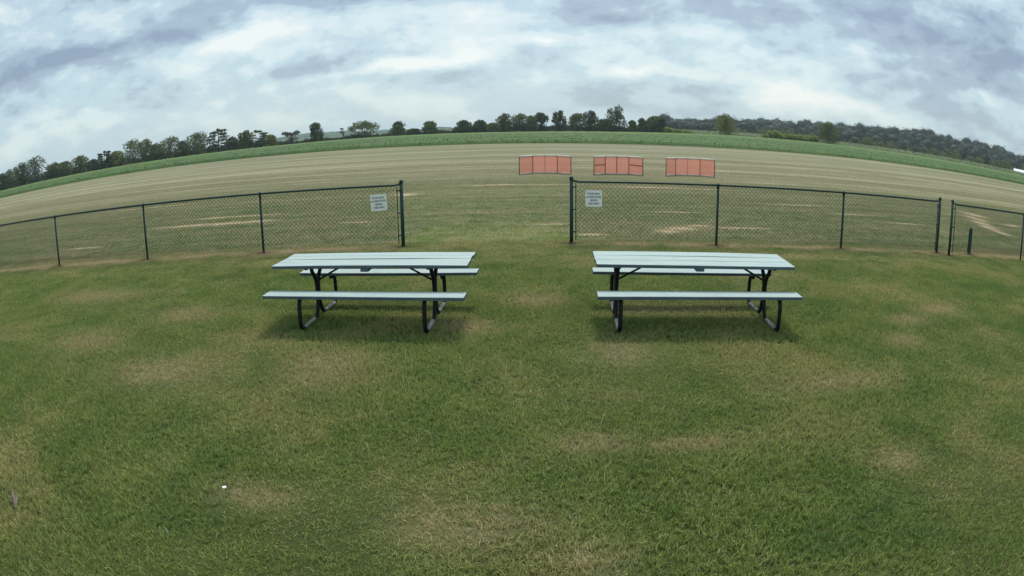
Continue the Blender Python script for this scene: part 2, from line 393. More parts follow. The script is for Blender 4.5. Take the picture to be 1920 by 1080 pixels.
def crop_mat():
    mt, n, out = mat_base('crop_leaf')
    pos = n.new('ShaderNodeNewGeometry').outputs['Position']
    x, y, z = n.sep(pos)
    b1 = n.noise(n.xyz(n.math('MULTIPLY', x, 0.01), n.math('MULTIPLY', y, 0.06), 0.0), 1.0, 4, 0.6)
    b2 = n.noise(n.xyz(n.math('MULTIPLY', x, 0.2), n.math('MULTIPLY', y, 0.5), 3.0), 1.0, 5, 0.7)
    rr = n.math('POWER', n.math('ADD', n.math('MULTIPLY', x, x), n.math('MULTIPLY', y, y)), 0.5)
    c = n.mix(n.step(b1, 0.35, 0.65), (0.060, 0.116, 0.038), (0.092, 0.146, 0.044))
    c = n.mix(n.math('MULTIPLY', n.step(b2, 0.4, 0.7), 0.35), c, (0.05, 0.10, 0.04))
    c = n.mix(n.math('MULTIPLY', n.step(rr, 190.0, 320.0), 0.55), c, (0.128, 0.195, 0.042))
    bn = n.new('ShaderNodeBump', Height=n.noise(pos, 1.6, 5, 0.7), Distance=0.3, Strength=0.7)
    b = n.new('ShaderNodeBsdfPrincipled', Base_Color=c, Roughness=0.85); b.inputs['Specular IOR Level'].default_value = 0.15
    n.t.links.new(bn.outputs[0], b.inputs['Normal'])
    n.t.links.new(b.outputs[0], out.inputs[0])
    return mt

GROUND = ground_mat(); BLADE = blade_mat(); CROP = crop_mat()
FENCE = simple('green_vinyl_coat', (0.012, 0.046, 0.042), 0.5, 0.35, 30, spec=0.35)
WIRE = simple('green_vinyl_wire', (0.012, 0.034, 0.027), 0.5, 0.3, 20)
def paint_mat():
    mt, n, out = mat_base('pale_blue_paint')
    co = n.new('ShaderNodeTexCoord').outputs['Object']
    x, y, z = n.sep(co)
    lng = n.xyz(n.math('MULTIPLY', x, 0.5), n.math('MULTIPLY', y, 9.0), z)
    g = n.noise(lng, 2.2, 6, 0.65); d = n.noise(co, 3.1, 6, 0.7, 0.5); f = n.noise(n.xyz(n.math('MULTIPLY', x, 1.5), n.math('MULTIPLY', y, 22.0), z), 2.5, 5, 0.7)
    c = n.mix(n.step(g, 0.3, 0.7), (0.365, 0.460, 0.455), (0.305, 0.385, 0.385))
    c = n.mix(n.math('MULTIPLY', n.step(d, 0.55, 0.72), 0.4), c, (0.27, 0.31, 0.29))
    c = n.mix(n.math('MULTIPLY', n.step(f, 0.66, 0.74), 0.6), c, (0.20, 0.21, 0.19))
    b = n.new('ShaderNodeBsdfPrincipled', Base_Color=c, Roughness=n.step(d, 0.3, 0.7, 0.5, 0.75)); b.inputs['Specular IOR Level'].default_value = 0.35
    bn = n.new('ShaderNodeBump', Height=f, Distance=0.002, Strength=0.6); n.t.links.new(bn.outputs[0], b.inputs['Normal'])
    n.t.links.new(b.outputs[0], out.inputs[0])
    return mt
PAINT = paint_mat()
EDGE = simple('shaded_board_edge', (0.088, 0.122, 0.150), 0.75, 0.3, 5.0, stretch=(0.6, 3, 3), col2=(0.060, 0.080, 0.100), bump=0.002, bscale=30)  # darker tone for plank sides and undersides, with their shade put into the colour
STEEL = simple('black_painted_pipe', (0.009, 0.010, 0.013), 0.55, 0.4, 22, spec=0.25)
WORN = simple('worn_pipe', (0.42, 0.42, 0.40), 0.5, 0.5, 14, col2=(0.22, 0.22, 0.21), metal=0.3)
SIGN = simple('white_sign_sheet', (0.92, 0.92, 0.90), 0.5, 0.08, 6)
INK = simple('black_sign_ink', (0.035, 0.04, 0.05), 0.6, 0.3, 60)
TIE = simple('dark_cable_tie', (0.02, 0.02, 0.02), 0.5)
def net_mat():
    mt, n, out = mat_base('orange_netting')
    co = n.new('ShaderNodeTexCoord').outputs['Object']
    c = n.mix(n.noise(co, 3.0, 3), (0.92, 0.36, 0.27), (0.86, 0.38, 0.30))
    a = n.new('ShaderNodeBsdfPrincipled', Base_Color=c, Roughness=0.6); t = n.new('ShaderNodeBsdfTranslucent', Color=c)
    mx = n.new('ShaderNodeMixShader', Fac=0.45)
    n.t.links.new(a.outputs[0], mx.inputs[1]); n.t.links.new(t.outputs[0], mx.inputs[2]); n.t.links.new(mx.outputs[0], out.inputs[0])
    return mt
NET = net_mat()
POLE = simple('dark_red_brown_upright', (0.10, 0.03, 0.035), 0.6, 0.3, 9)
PVC = simple('white_plastic_rail', (0.74, 0.70, 0.66), 0.45, 0.1, 5)
BARK = simple('grey_brown_bark', (0.055, 0.045, 0.036), 0.9, 0.4, 2.0)
DEADWOOD = simple('dead_wood', (0.075, 0.070, 0.060), 0.9, 0.3, 2.0)
LEAFS = {'dark': leaf_mat('leaf_dark_green', (0.042, 0.064, 0.026), (0.100, 0.130, 0.050), 0.36),
         'mid': leaf_mat('leaf_mid_green', (0.078, 0.104, 0.036), (0.175, 0.200, 0.070), 0.4),
         'yellow': leaf_mat('leaf_yellow_green', (0.130, 0.150, 0.042), (0.270, 0.285, 0.090), 0.42),
         'brown': leaf_mat('leaf_brownish', (0.075, 0.060, 0.035), (0.140, 0.125, 0.070)),
         'wood': leaf_mat('leaf_far_wood', (0.018, 0.034, 0.026), (0.052, 0.076, 0.046)),
         'corn': leaf_mat('leaf_corn', (0.16, 0.22, 0.09), (0.34, 0.38, 0.22)),
         'bush': leaf_mat('leaf_bush', (0.200, 0.245, 0.065), (0.400, 0.430, 0.140), 0.5)}
HILL = simple('far_hill_cover', (0.075, 0.105, 0.050), 0.95, 0.5, 0.008, col2=(0.030, 0.050, 0.028), spec=0.0)

# ------------------------------------------------------------------ terrain
EDGE_R = 330.0
EL_T = [(-180, -0.36), (-60, -0.40), (-49.4, -0.397), (-35.5, -0.375), (-23, -0.364), (-10.8, -0.25), (0.2, -0.23), (10.2, -0.16), (18.9, -0.03), (29.5, -0.05), (39.1, -0.12), (49.7, -0.18), (65, -0.25), (180, -0.36)]
ELA = np.array([e[0] for e in EL_T]); ELV = np.array([e[1] for e in EL_T])
CROP_H = 0.45
def terrain(x, y):
    x = np.asarray(x, float); y = np.asarray(y, float)
    r = np.hypot(x, y); a = np.degrees(np.arctan2(x, y))
    ze = CAM_H + EDGE_R * np.tan(np.radians(np.interp(a, ELA, ELV))) - CROP_H
    t = np.clip((r - 100) / (EDGE_R - 100), 0, 1)
    z = ze * t - np.clip(r - EDGE_R - 60, 0, 3000) * 0.004
    return z
def tz(x, y): return float(terrain(x, y))
def polar(az_deg, r): return (r * math.sin(R(az_deg)), r * math.cos(R(az_deg)))

na = 240
rs = np.concatenate([[0.4], np.linspace(1, 30, 59)[:], np.geomspace(31, 330, 60), np.geomspace(345, 6000, 22)])
angs = np.linspace(0, 2 * np.pi, na, endpoint=False)
GX = rs[:, None] * np.sin(angs)[None]; GY = rs[:, None] * np.cos(angs)[None]
GZ = terrain(GX, GY)
GZ += 0.012 * np.sin(GX * 1.3 + 0.6 * np.sin(GY)) * np.cos(GY * 1.1) * (rs[:, None] < 11)
V = np.stack([GX, GY, GZ], -1).reshape(-1, 3)
i0 = np.arange(len(rs) - 1)[:, None] * na + np.arange(na)[None]; i1 = np.arange(len(rs) - 1)[:, None] * na + (np.arange(na)[None] + 1) % na
F = np.stack([i0, i0 + na, i1 + na, i1], -1).reshape(-1, 4)
V = np.vstack([V, [[0, 0, 0]]])
# centre fan as degenerate-free quads: pairs of sectors
c_i = len(V) - 1
fan = np.array([[c_i, k, (k + 1) % na, (k + 2) % na] for k in range(0, na, 2)])
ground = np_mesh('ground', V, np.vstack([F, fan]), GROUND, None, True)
tag(ground, 'mown lawn running into a dry striped grass field beyond the fence', 'ground', None, 'structure')

# crop field: a knee-high sheet of leaves from the mown field to the tree line
def crop_near(x): return 100.0 - 0.0016 * x * x
aa = np.radians(np.linspace(-62, 62, 260)); NR = 110
rng = np.random.default_rng(5)
CV = np.zeros((NR + 1, len(aa), 3))
for j, a in enumerate(aa):
    lo, hi = 20.0, 320.0
    for _ in range(40):
        md = (lo + hi) / 2
        if md * math.cos(a) < crop_near(md * math.sin(a)): lo = md
        else: hi = md
    rr_ = np.concatenate([[lo], np.geomspace(lo + 0.5, EDGE_R - 1, NR - 1), [EDGE_R]])
    xs_, ys_ = rr_ * np.sin(a), rr_ * np.cos(a)
    hh = CROP_H + rng.normal(0, 0.035, NR + 1); hh[0] = -0.05; hh[-1] = -0.4
    CV[:, j] = np.stack([xs_, ys_, terrain(xs_, ys_) + hh], -1)
n_a = len(aa)
q0 = np.arange(NR)[:, None] * n_a + np.arange(n_a - 1)[None]
crop = np_mesh('crop_field', CV.reshape(-1, 3), np.stack([q0, q0 + n_a, q0 + n_a + 1, q0 + 1], -1).reshape(-1, 4), CROP, None, True)
tag(crop, 'green low crop field between the dry field and the tree line', 'field', None, 'structure')

# blue distant hills behind the gaps in the tree line
def ridge_sheet(name, prof, D, depth, base, mat, label, step=0.25, jag=0.0):
    azs = np.arange(prof[0][0], prof[-1][0] + 1e-6, step)
    els = np.interp(azs, [p[0] for p in prof], [p[1] for p in prof])
    els = els + np.random.default_rng(3).normal(0, jag, len(azs))
    rows = []
    for k, t in enumerate(np.linspace(0, 1, 9)):
        dd = D - depth * (1 - t)
        hz = base + (CAM_H + D * np.tan(np.radians(els)) - base) * (t * t * (3 - 2 * t))
        rows.append(np.stack([dd * np.sin(np.radians(azs)), dd * np.cos(np.radians(azs)), hz], -1))
    for t in (0.5, 1.0):
        dd = D + depth * t
        hz = base + (CAM_H + D * np.tan(np.radians(els)) - base) * (1 - t) ** 2
        rows.append(np.stack([dd * np.sin(np.radians(azs)), dd * np.cos(np.radians(azs)), hz], -1))
    V = np.array(rows); nn = len(azs)
    q = np.arange(len(rows) - 1)[:, None] * nn + np.arange(nn - 1)[None]
    o = np_mesh(name, V.reshape(-1, 3), np.stack([q, q + nn, q + nn + 1, q + 1], -1).reshape(-1, 4), mat, None, True)
    tag(o, label, 'hill', None, 'structure')
    return o
ridge_sheet('hill', [(-34, 0.0), (-26, 0.10), (-22, 0.26), (-20, 0.44), (-18.1, 0.55), (-16.6, 0.48), (-15.1, 0.49), (-13.5, 0.33), (-11.3, 0.36), (-10.3, 0.31), (-7.9, 0.26), (-6.0, 0.40), (-5.0, 0.28), (-3.0, 0.12), (6, 0.2), (14, 0.35)], 2600, 700, -9.5, HILL, 'hazy low blue hill far behind the tree line', 0.25, 0.012)

# ------------------------------------------------------------------ foliage tools
def leaf_quads(C, size, rg, N=None, jit=0.42):
    """C (n,3) centres -> small four-sided leaf clumps, facing roughly along N (outwards from their bough)"""
    n = len(C)
    a = rg.normal(size=(n, 3))
    if N is not None:
        nn = N + rg.normal(0, jit, (n, 3)); nn /= np.linalg.norm(nn, axis=1)[:, None]
        a -= (a * nn).sum(1)[:, None] * nn; a /= np.linalg.norm(a, axis=1)[:, None]
        b = np.cross(nn, a)
    else:
        a /= np.linalg.norm(a, axis=1)[:, None]
        b = rg.normal(size=(n, 3)); b -= (b * a).sum(1)[:, None] * a; b /= np.linalg.norm(b, axis=1)[:, None]
    s = size * rg.uniform(0.55, 1.3, n)[:, None]
    a *= s; b *= s * rg.uniform(0.55, 0.95, n)[:, None]
    V = np.stack([C - a, C - b * 0.8, C + a, C + b * 0.8], 1).reshape(-1, 3)
    F = np.arange(4 * n).reshape(-1, 4)
    return V, F
def lobe_points(c, rad, n, rg, inner=0.45, bump=0.26):
    d = rg.normal(size=(n, 3)); d /= np.linalg.norm(d, axis=1)[:, None]
    rr = rg.uniform(inner, 1.0, n) ** 0.6
    rr *= 1 + bump * np.sin(d[:, 0] * 5 + c[0]) * np.cos(d[:, 2] * 4 + c[1])
    return np.hstack([np.asarray(c) + d * rr[:, None] * np.asarray(rad), d])

def make_tree(az_d, D, H, W, kind, leaf, seed, label, group=None, lean=0.0, name='broadleaf_tree', cat='tree'):
    rg = np.random.default_rng(seed); rnd = random.Random(seed)
    x, y = polar(az_d, D)
    root = empty(name, (x, y, tz(x, y)), -R(az_d), label=label, cat=cat, group=group)
    hw = W / 2
    wood = MB()
    tr = max(0.12, 0.022 * H)
    lx = lean * H
    top_f = {'full': 0.75, 'open': 0.72, 'umbrella': 0.62, 'bare': 0.9, 'layered': 0.92, 'vase': 0.55}.get(kind, 0.75)
    wood.tube([(0, 0, -0.3), (lx * 0.25, 0, H * 0.25), (lx * 0.6 + rnd.uniform(-.1, .1), 0.1, H * top_f * 0.7), (lx, 0, H * top_f)], [tr * 1.3, tr, tr * 0.7, tr * 0.25], 7)
    lobes = []
    if kind == 'full':
        nl = 11
        for k in range(nl):
            t = k / (nl - 1)
            zc = H * (0.16 + 0.70 * t)
            env = hw * (math.sin(math.pi * (0.20 + 0.66 * t)) ** 0.7)
            a = k * 2.4 + rnd.uniform(-.4, .4); rr = env * rnd.uniform(0.30, 0.62)
            rd = hw * rnd.uniform(0.38, 0.56)
            lobes.append(((rr * math.cos(a) + lx * t, rr * math.sin(a), zc), (rd, rd, min(rd * 0.95, H * 0.19))))
        lobes.append(((lx + rnd.uniform(-.2, .2) * hw, 0, H * 0.86), (hw * 0.32, hw * 0.32, H * 0.14)))
    elif kind == 'open':
        for k in range(13):
            t = k / 12
            zc = H * (0.30 + 0.58 * t)
            a = k * 2.2 + rnd.uniform(-.5, .5); rr = hw * rnd.uniform(0.25, 0.72) * (1 - 0.6 * max(0, t - 0.6))
            rd = hw * rnd.uniform(0.30, 0.46)
            lobes.append(((rr * math.cos(a) + lx * t, rr * math.sin(a) * 0.8, zc), (rd, rd, min(rd * 0.8, H * 0.14))))
        for k in range(3):
            lobes.append(((rnd.uniform(-.5, .5) * hw, 0, H * rnd.uniform(0.08, 0.2)), (hw * 0.5, hw * 0.4, H * 0.13)))
    elif kind == 'umbrella':
        for k in range(13):
            a = k * 2.4; rr = hw * math.sqrt((k + 0.5) / 13) * 0.86
            zc = H * (0.80 - 0.38 * (rr / hw) ** 2 + rnd.uniform(-.05, .05))
            rd = hw * rnd.uniform(0.24, 0.34)
            lobes.append(((rr * math.cos(a), rr * math.sin(a), zc), (rd, rd, H * 0.18)))
        for q in (-0.35, 0.1, 0.45):
            lobes.append(((hw * q, 0, H * 0.22), (hw * 0.34, hw * 0.3, H * 0.22)))
    elif kind == 'layered':
        for k in range(12):
            t = k / 11
            zc = H * (0.18 + 0.74 * t); s_ = 1 if k % 2 else -1
            env = hw * (1 - 0.55 * abs(t - 0.45))
            rd = env * rnd.uniform(0.35, 0.5)
            lobes.append(((s_ * env * rnd.uniform(0.25, 0.62), rnd.uniform(-.4, .4) * env, zc), (rd, rd * 0.9, H * 0.065)))
        lobes.append(((0, 0, H * 0.95), (hw * 0.12, hw * 0.12, H * 0.07)))
    elif kind == 'vase':
        for k in range(10):
            a = k * 2.4; t = rnd.uniform(0.35, 0.9); rr = hw * t * rnd.uniform(0.55, 0.9)
            rd = hw * rnd.uniform(0.17, 0.28)
            lobes.append(((rr * math.cos(a), rr * math.sin(a) * 0.8, H * (0.28 + 0.64 * t)), (rd, rd, H * 0.09)))
        for k in range(3):
            lobes.append(((rnd.uniform(-.45, .45) * hw, 0, H * rnd.uniform(0.12, 0.35)), (hw * 0.4, hw * 0.35, H * 0.13)))
    elif kind == 'bare':
        for k in range(4):
            lobes.append(((rnd.uniform(-.7, .7) * hw, 0, H * rnd.uniform(0.35, 0.95)), (hw * 0.25, hw * 0.2, H * 0.06)))
        lobes.append(((0, 0, H * 0.12), (hw * 0.7, hw * 0.5, H * 0.14)))
    elif kind == 'bush':
        for k in range(8):
            a = k * 2.4; rr = hw * 0.55 * math.sqrt((k + 0.5) / 8)
            rd = hw * rnd.uniform(0.38, 0.55)
            lobes.append(((rr * math.cos(a), rr * math.sin(a), H * rnd.uniform(0.30, 0.62)), (rd, rd, H * rnd.uniform(0.28, 0.40))))
    for (c, rd) in lobes:
        if kind in ('bush',): continue
        zb = max(0.12 * H, c[2] * (0.45 if kind != 'vase' else 0.25))
        base = (lx * zb / H, 0, zb)
        midp = (base[0] * 0.4 + c[0] * 0.6, c[1] * 0.55, zb + (c[2] - zb) * 0.45)
        if abs(c[2] - zb) > 0.3:
            wood.tube([base, midp, c], [tr * 0.5, tr * 0.33, tr * 0.12], 5)
    if kind in ('bare', 'vase'):
        for k in range(9):
            a = rnd.uniform(0, 6.28); ze_ = H * rnd.uniform(0.6, 1.0); rr = hw * rnd.uniform(0.4, 1.0)
            wood.tube([(0, 0, H * rnd.uniform(0.2, 0.5)), (rr * 0.5 * math.cos(a), rr * 0.4 * math.sin(a), ze_ * 0.8), (rr * math.cos(a), rr * 0.6 * math.sin(a), ze_)], [tr * 0.5, tr * 0.3, 0.03], 5)
    wood.build('trunk', DEADWOOD if kind == 'bare' else BARK, root)
    vol = sum(r_[0] * r_[1] * r_[2] for _, r_ in lobes)
    pts = []
    dens = {'bare': 30, 'vase': 130, 'umbrella': 210, 'open': 230}.get(kind, 300)
    for c, rd in lobes:
        pts.append(lobe_points(c, rd, int(dens * (0.6 + 0.4 * rnd.random())), rg))
    P = np.vstack(pts); P[:, 2] = np.maximum(P[:, 2], 0.1)
    V, F = leaf_quads(P[:, :3], {'bush': 0.26}.get(kind, 0.40), rg, P[:, 3:])
    np_mesh('crown', V, F, LEAFS[leaf], root)
    return root

# ------------------------------------------------------------------ tree line
TREES = [  # azimuth, height, width, habit, leaf, key
    (-49.08, 8.5, 7.1, 'full', 'dark', 'd'), (-48.04, 9.9, 10.5, 'full', 'mid', 'm'), (-46.95, 12.3, 9.0, 'open', 'dark', 'd'), (-45.39, 13.2, 13.6, 'full', 'dark', 'wide'),
    (-43.39, 8.3, 10.0, 'full', 'mid', 'm'), (-42.23, 7.8, 7.9, 'full', 'mid', 'm'), (-40.51, 9.2, 9.7, 'full', 'mid', 'm'), (-39.10, 6.2, 6.4, 'full', 'dark', 'd'),
    (-37.88, 9.3, 7.6, 'layered', 'dark', 'ld'), (-36.72, 8.4, 9.4, 'full', 'yellow', 'y1'), (-34.98, 12.6, 12.4, 'full', 'mid', 'm'), (-33.64, 12.3, 8.6, 'open', 'mid', 'om'),
    (-32.57, 9.1, 7.3, 'full', 'mid', 'm'), (-31.36, 11.3, 13.3, 'full', 'mid', 'm'), (-29.94, 8.5, 7.8, 'full', 'dark', 'd'), (-28.65, 11.6, 10.7, 'full', 'mid', 'm'),
    (-26.59, 12.2, 11.7, 'layered', 'dark', 'cedar'), (-25.22, 7.2, 6.4, 'full', 'mid', 'm'), (-24.16, 10.0, 5.2, 'open', 'mid', 'om'), (-23.05, 9.4, 11.5, 'layered', 'mid', 'lm'), (-21.65, 6.1, 6.3, 'full', 'yellow', 'y2'),
    (-19.76, 8.6, 10.8, 'vase', 'brown', 'brown'), (-17.40, 10.9, 7.3, 'open', 'dark', 'twist'), (-14.95, 6.7, 3.4, 'bare', 'dark', 'bare'), (-13.06, 9.8, 13.9, 'umbrella', 'mid', 'umb'),
    (-10.03, 7.6, 7.7, 'full', 'mid', 'm'), (-8.64, 3.6, 7.2, 'full', 'dark', 'low'), (-7.16, 7.3, 8.3, 'full', 'mid', 'm'), (-4.15, 6.9, 8.8, 'full', 'dark', 'd'), (-2.68, 6.9, 8.2, 'full', 'dark', 'd'), (-1.49, 5.2, 7.1, 'full', 'mid', 'm'),
    (-0.49, 10.4, 7.7, 'open', 'mid', 'om'), (0.89, 9.8, 9.9, 'full', 'mid', 'm'), (1.98, 8.7, 6.6, 'full', 'mid', 'm'), (2.74, 11.0, 7.1, 'umbrella', 'dark', 'lean'), (4.41, 11.8, 6.6, 'open', 'dark', 'od'),
    (5.98, 9.8, 8.8, 'full', 'mid', 'm'), (7.22, 11.8, 7.2, 'open', 'dark', 'od'), (8.51, 7.0, 9.9, 'full', 'dark', 'd'), (9.47, 14.3, 10.5, 'open', 'dark', 'tall'), (10.96, 6.4, 3.9, 'full', 'mid', 'm'),
    (11.83, 7.8, 4.4, 'full', 'mid', 'm'), (12.84, 9.2, 7.8, 'open', 'mid', 'om'), (13.56, 8.1, 4.5, 'full', 'dark', 'd'), (19.42, 10.9, 10.8, 'full', 'yellow', 'lone'), (29.04, 11.1, 12.5, 'full', 'mid', 'end')]
LAB = {'d': ('dark green rounded tree in the long tree line beyond the crop field', 'dark rounded trees of the tree line'),
       'm': ('mid green full-crowned tree in the long tree line beyond the crop field', 'mid green full trees of the tree line'),
       'om': ('mid green tree with loose, gappy crown in the tree line', 'loose-crowned green trees of the tree line'),
       'od': ('tall dark tree with separate leaf clumps rising above the tree line', 'tall dark clumpy trees of the tree line'),
       'wide': ('broadest dark green tree of the tree line, crown down to the ground', None), 'ld': ('dark layered tree standing next to a short yellowish tree', None),
       'y1': ('yellowish green rounded tree beside the dark layered tree', None), 'cedar': ('dark spiky cedar-like tree with tiered flat branches', None), 'lm': ('green tree with flat tiered branches between loose tree and low yellow one', None),
       'y2': ('low yellow-green tree beside the brownish open tree', None), 'brown': ('thin brownish tree with bare forked twigs showing', None), 'twist': ('dark narrow tree with twisted clumps standing apart from its neighbours', None),
       'bare': ('small nearly bare dead tree in a gap of the tree line', None), 'umb': ('wide umbrella-shaped tree standing in a gap of the tree line', None), 'low': ('low dark bushy tree, lowest of the tree line', None),
       'lean': ('tree with bare leaning trunk and flat spreading crown', None), 'tall': ('tallest tree of the tree line, airy crown with a gap showing sky', None), 'lone': ('lone yellow-green tree standing clear of the tree line before the wooded ridge', None),
       'end': ('stout olive green tree at the end of the bright bush row', None)}
OWN = {-10.03: 'rounded green tree standing across a gap from the umbrella-shaped tree',
       -7.16: 'rounded green tree right beside the lowest bushy tree',
       -25.22: 'short green tree right beside the dark spiky cedar-like tree',
       -34.98: 'large full green tree next to the yellowish rounded tree',
       10.96: 'small slim green tree next to the tallest tree',
       5.98: 'full green tree between the two tall dark clumpy trees',
       1.98: 'narrow green tree touching the tree with bare leaning trunk',
       -28.65: 'large green tree between a dark rounded tree and the cedar-like tree',
       13.56: 'dark narrow tree at the tree line end by the yellow-green bushes',
       4.41: 'tall dark clumpy tree next to the tree with bare leaning trunk',
       7.22: 'tall dark clumpy tree next to the tallest tree',
       -1.49: 'lowest of the green trees beside the pair of dark round ones'}
for i, (a, h, wd, kind, leaf, key) in enumerate(TREES):
    D = 334 + (i * 7 % 5) * 2.5
    if key in ('lone', 'end'):
        D = 331
    lb, gp = LAB[key]
    if a in OWN:
        lb, gp = OWN[a], None
    make_tree(a, D, h * 1.03, wd * (1.5 if a < -22 else 1.3), kind, leaf, 100 + i, lb, gp, lean={'lean': 0.12, 'twist': -0.06, 'tall': 0.05}.get(key, 0.0))
for i in range(7):
    make_tree(14.1 + i * 0.37, 333 + (i % 2) * 2, [4.2, 3.4, 2.8, 3.0, 2.6, 2.2, 1.6][i], 4.2, 'bush', 'bush', 300 + i, 'yellow-green bush in the short row beside the tree line end', 'bushes at the tree line end', name='bush', cat='bush')
for i in range(11):
    make_tree(23.2 + i * 0.47, 331 + (i % 2) * 2, [2.6, 4.4, 5.6, 4.4, 4.0, 4.2, 4.0, 4.2, 4.0, 4.2, 4.4][i], 5.0, 'bush', 'bush', 320 + i, 'bright green bush in the row running up to the stout olive tree', 'bushes in the bright row', name='bush', cat='bush')

# low dark undergrowth that closes the foot of the tree line
rg = np.random.default_rng(77)
pts = []
for a in np.arange(-54, 14.0, 0.14):
    hh = 4.6 + 1.2 * math.sin(a * 1.7) + rg.uniform(-0.8, 1.4)
    if -21.5 < a < -5: hh *= 0.42
    elif a >= -5: hh *= 0.85
    D = 338 + rg.uniform(0, 9); x, y = polar(a, D)
    hh = max(1.0, hh)
    pts.append(lobe_points((x, y, tz(x, y) + hh * 0.45), (1.5, 1.4, hh * 0.55), 120, rg))
P = np.vstack(pts); V, F = leaf_quads(P[:, :3], 0.40, rg, P[:, 3:])
tag(np_mesh('undergrowth', V, F, LEAFS['dark']), 'dense dark undergrowth along the foot of the tree line', 'undergrowth', None, 'stuff')

# strip of taller corn on the right behind the crop field
pts = []
for a in np.arange(15.5, 58, 0.025):
    for _ in range(7):
        D = 345 + rg.uniform(0, 1) ** 1.6 * 70 if a < 29.8 else 332 + rg.uniform(0, 1) ** 1.6 * 60
        x, y = polar(a + rg.uniform(-.02, .02), D)
        z = tz(x, y) + (D - 332) * 0.012
        pts.append((x, y, z + rg.uniform(0.3, 1.9)))
V, F = leaf_quads(np.array(pts), 0.34, rg, np.tile([0.0, -0.5, 0.8], (len(pts), 1)))
tag(np_mesh('corn', V, F, LEAFS['corn']), 'pale strip of standing corn before the wooded ridge', 'corn', None, 'stuff')

# wooded ridge
RIDGE = [(12.0, 0.55), (13.0, 0.75), (13.8, 1.15), (14.5, 0.80), (16.0, 0.74), (17.7, 1.00), (19.5, 0.98), (21.4, 1.05), (22.9, 1.13), (25.4, 1.20), (28.5, 1.29), (31.6, 1.43), (33.7, 1.48), (35.4, 1.56), (38.6, 1.72), (42.5, 1.70), (45.4, 1.48), (47.8, 1.26), (49.7, 1.08), (53, 0.9), (60, 0.7)]
low = [(a, max(0.02, e - 0.40)) for a, e in RIDGE]
RD, RDEP = 900.0, 420.0
ridge_sheet('wooded_ridge_ground', low, RD, RDEP, -1.0, HILL, 'hillside under the wood on the right')
def ridge_z(a, dd):
    t = 1 - (RD - dd) / RDEP
    top = CAM_H + RD * math.tan(R(float(np.interp(a, [p[0] for p in low], [p[1] for p in low]))))
    return -1.0 + (top + 1.0) * (t * t * (3 - 2 * t))
pts = []; core = []
for k in range(1400):
    a = rg.uniform(12.2, 59); t = rg.uniform(0.0, 1.0) ** 0.8
    dd = RD - RDEP * (1 - t)
    x, y = polar(a, dd)
    rw = rg.choice([3.2, 4.5, 6.0, 8.5]) * rg.uniform(0.85, 1.2) * (0.75 if t < 0.15 else 1.0); hh = rg.uniform(1.5, 2.0) * rw
    fade = min(1.0, (a - 12.0) / 1.0)
    pts.append(lobe_points((x, y, ridge_z(a, dd) + hh * 0.42 * fade), (rw, rw, hh * 0.5 * fade), 280, rg, 0.72, 0.22))
    core.append((x, y, ridge_z(a, dd) + hh * 0.42 * fade, rw * 0.80, hh * 0.40 * fade))
P = np.vstack(pts); V, F = leaf_quads(P[:, :3], 0.85, rg, P[:, 3:], 0.38)
# solid heart of every crown, so that no sky shows through the mass
bm = bmesh.new(); bmesh.ops.create_icosphere(bm, subdivisions=2, radius=1.0)
bv = np.array([v.co[:] for v in bm.verts]); bf = np.array([[v.index for v in f.verts] for f in bm.faces]); bm.free()
K = np.array(core)
IV = bv[None] * (1 + rg.normal(0, 0.05, (len(K), len(bv), 1))) * K[:, None, [3, 3, 4]] + K[:, None, :3]
IF = bf[None] + (np.arange(len(K)) * len(bv))[:, None, None]
IF = IF.reshape(-1, 3)
QF = np.vstack([F[:, [0, 1, 2]], F[:, [0, 2, 3]]])
V, F = np.vstack([V, IV.reshape(-1, 3)]), np.vstack([QF, IF + len(V)])
pe = []
for k in range(120):
    a = rg.uniform(20, 56); x, y = polar(a, RD - RDEP - 10 + rg.uniform(-12, 12)); rw = rg.uniform(2.2, 4.6)
    pe.append(lobe_points((x, y, rw * rg.uniform(0.7, 1.2)), (rw, rw, rw * rg.uniform(0.9, 1.5)), 130, rg, 0.6))
P = np.vstack(pe); V2, F2 = leaf_quads(P[:, :3], 0.75, rg, P[:, 3:])
tag(np_mesh('wood_edge', V2, F2, LEAFS['mid']), 'paler scrub and small trees along the foot of the wooded ridge', 'scrub', None, 'stuff')
tag(np_mesh('wood', V, F, LEAFS['wood']), 'dark dense wood covering the ridge on the horizon', 'wood', None, 'stuff')

# white-roofed shed by the wood
sx, sy = polar(49.35, 385)
shed = empty('farm_shed', (sx, sy, 0), -R(49.35), label='low white-roofed farm shed in front of the wooded ridge', cat='shed')
sz = CAM_H - 0.4
SHW = simple('shed_grey_wall', (0.40, 0.42, 0.42), 0.7, 0.2, 1); SHR = simple('shed_white_roof', (0.80, 0.82, 0.80), 0.35, 0.05, 1)
bm = bmesh.new(); bx(bm, (1.5, 0, sz - 0.6), (13, 8, 3.6)); bm_obj('wall', bm, SHW, shed)
mesh_obj('roof', [(-5.6, -4.6, sz + 1.1), (8.6, -4.6, sz + 1.1), (8.6, 0, sz + 2.5), (-5.6, 0, sz + 2.5), (-5.6, 4.6, sz + 1.1), (8.6, 4.6, sz + 1.1), (-5.6, -4.6, sz + 0.9), (8.6, -4.6, sz + 0.9), (-5.6, 4.6, sz + 0.9), (8.6, 4.6, sz + 0.9)],
         [(0, 1, 2, 3), (3, 2, 5, 4), (6, 7, 1, 0), (4, 5, 9, 8), (0, 3, 4, 8, 6), (1, 7, 9, 5, 2), (6, 8, 9, 7)], SHR, shed)
bm = bmesh.new(); bx(bm, (0.5, -4.03, sz - 0.9), (3.0, 0.08, 2.6)); bm_obj('door', bm, simple('shed_door', (0.12, 0.13, 0.13), 0.6), shed)

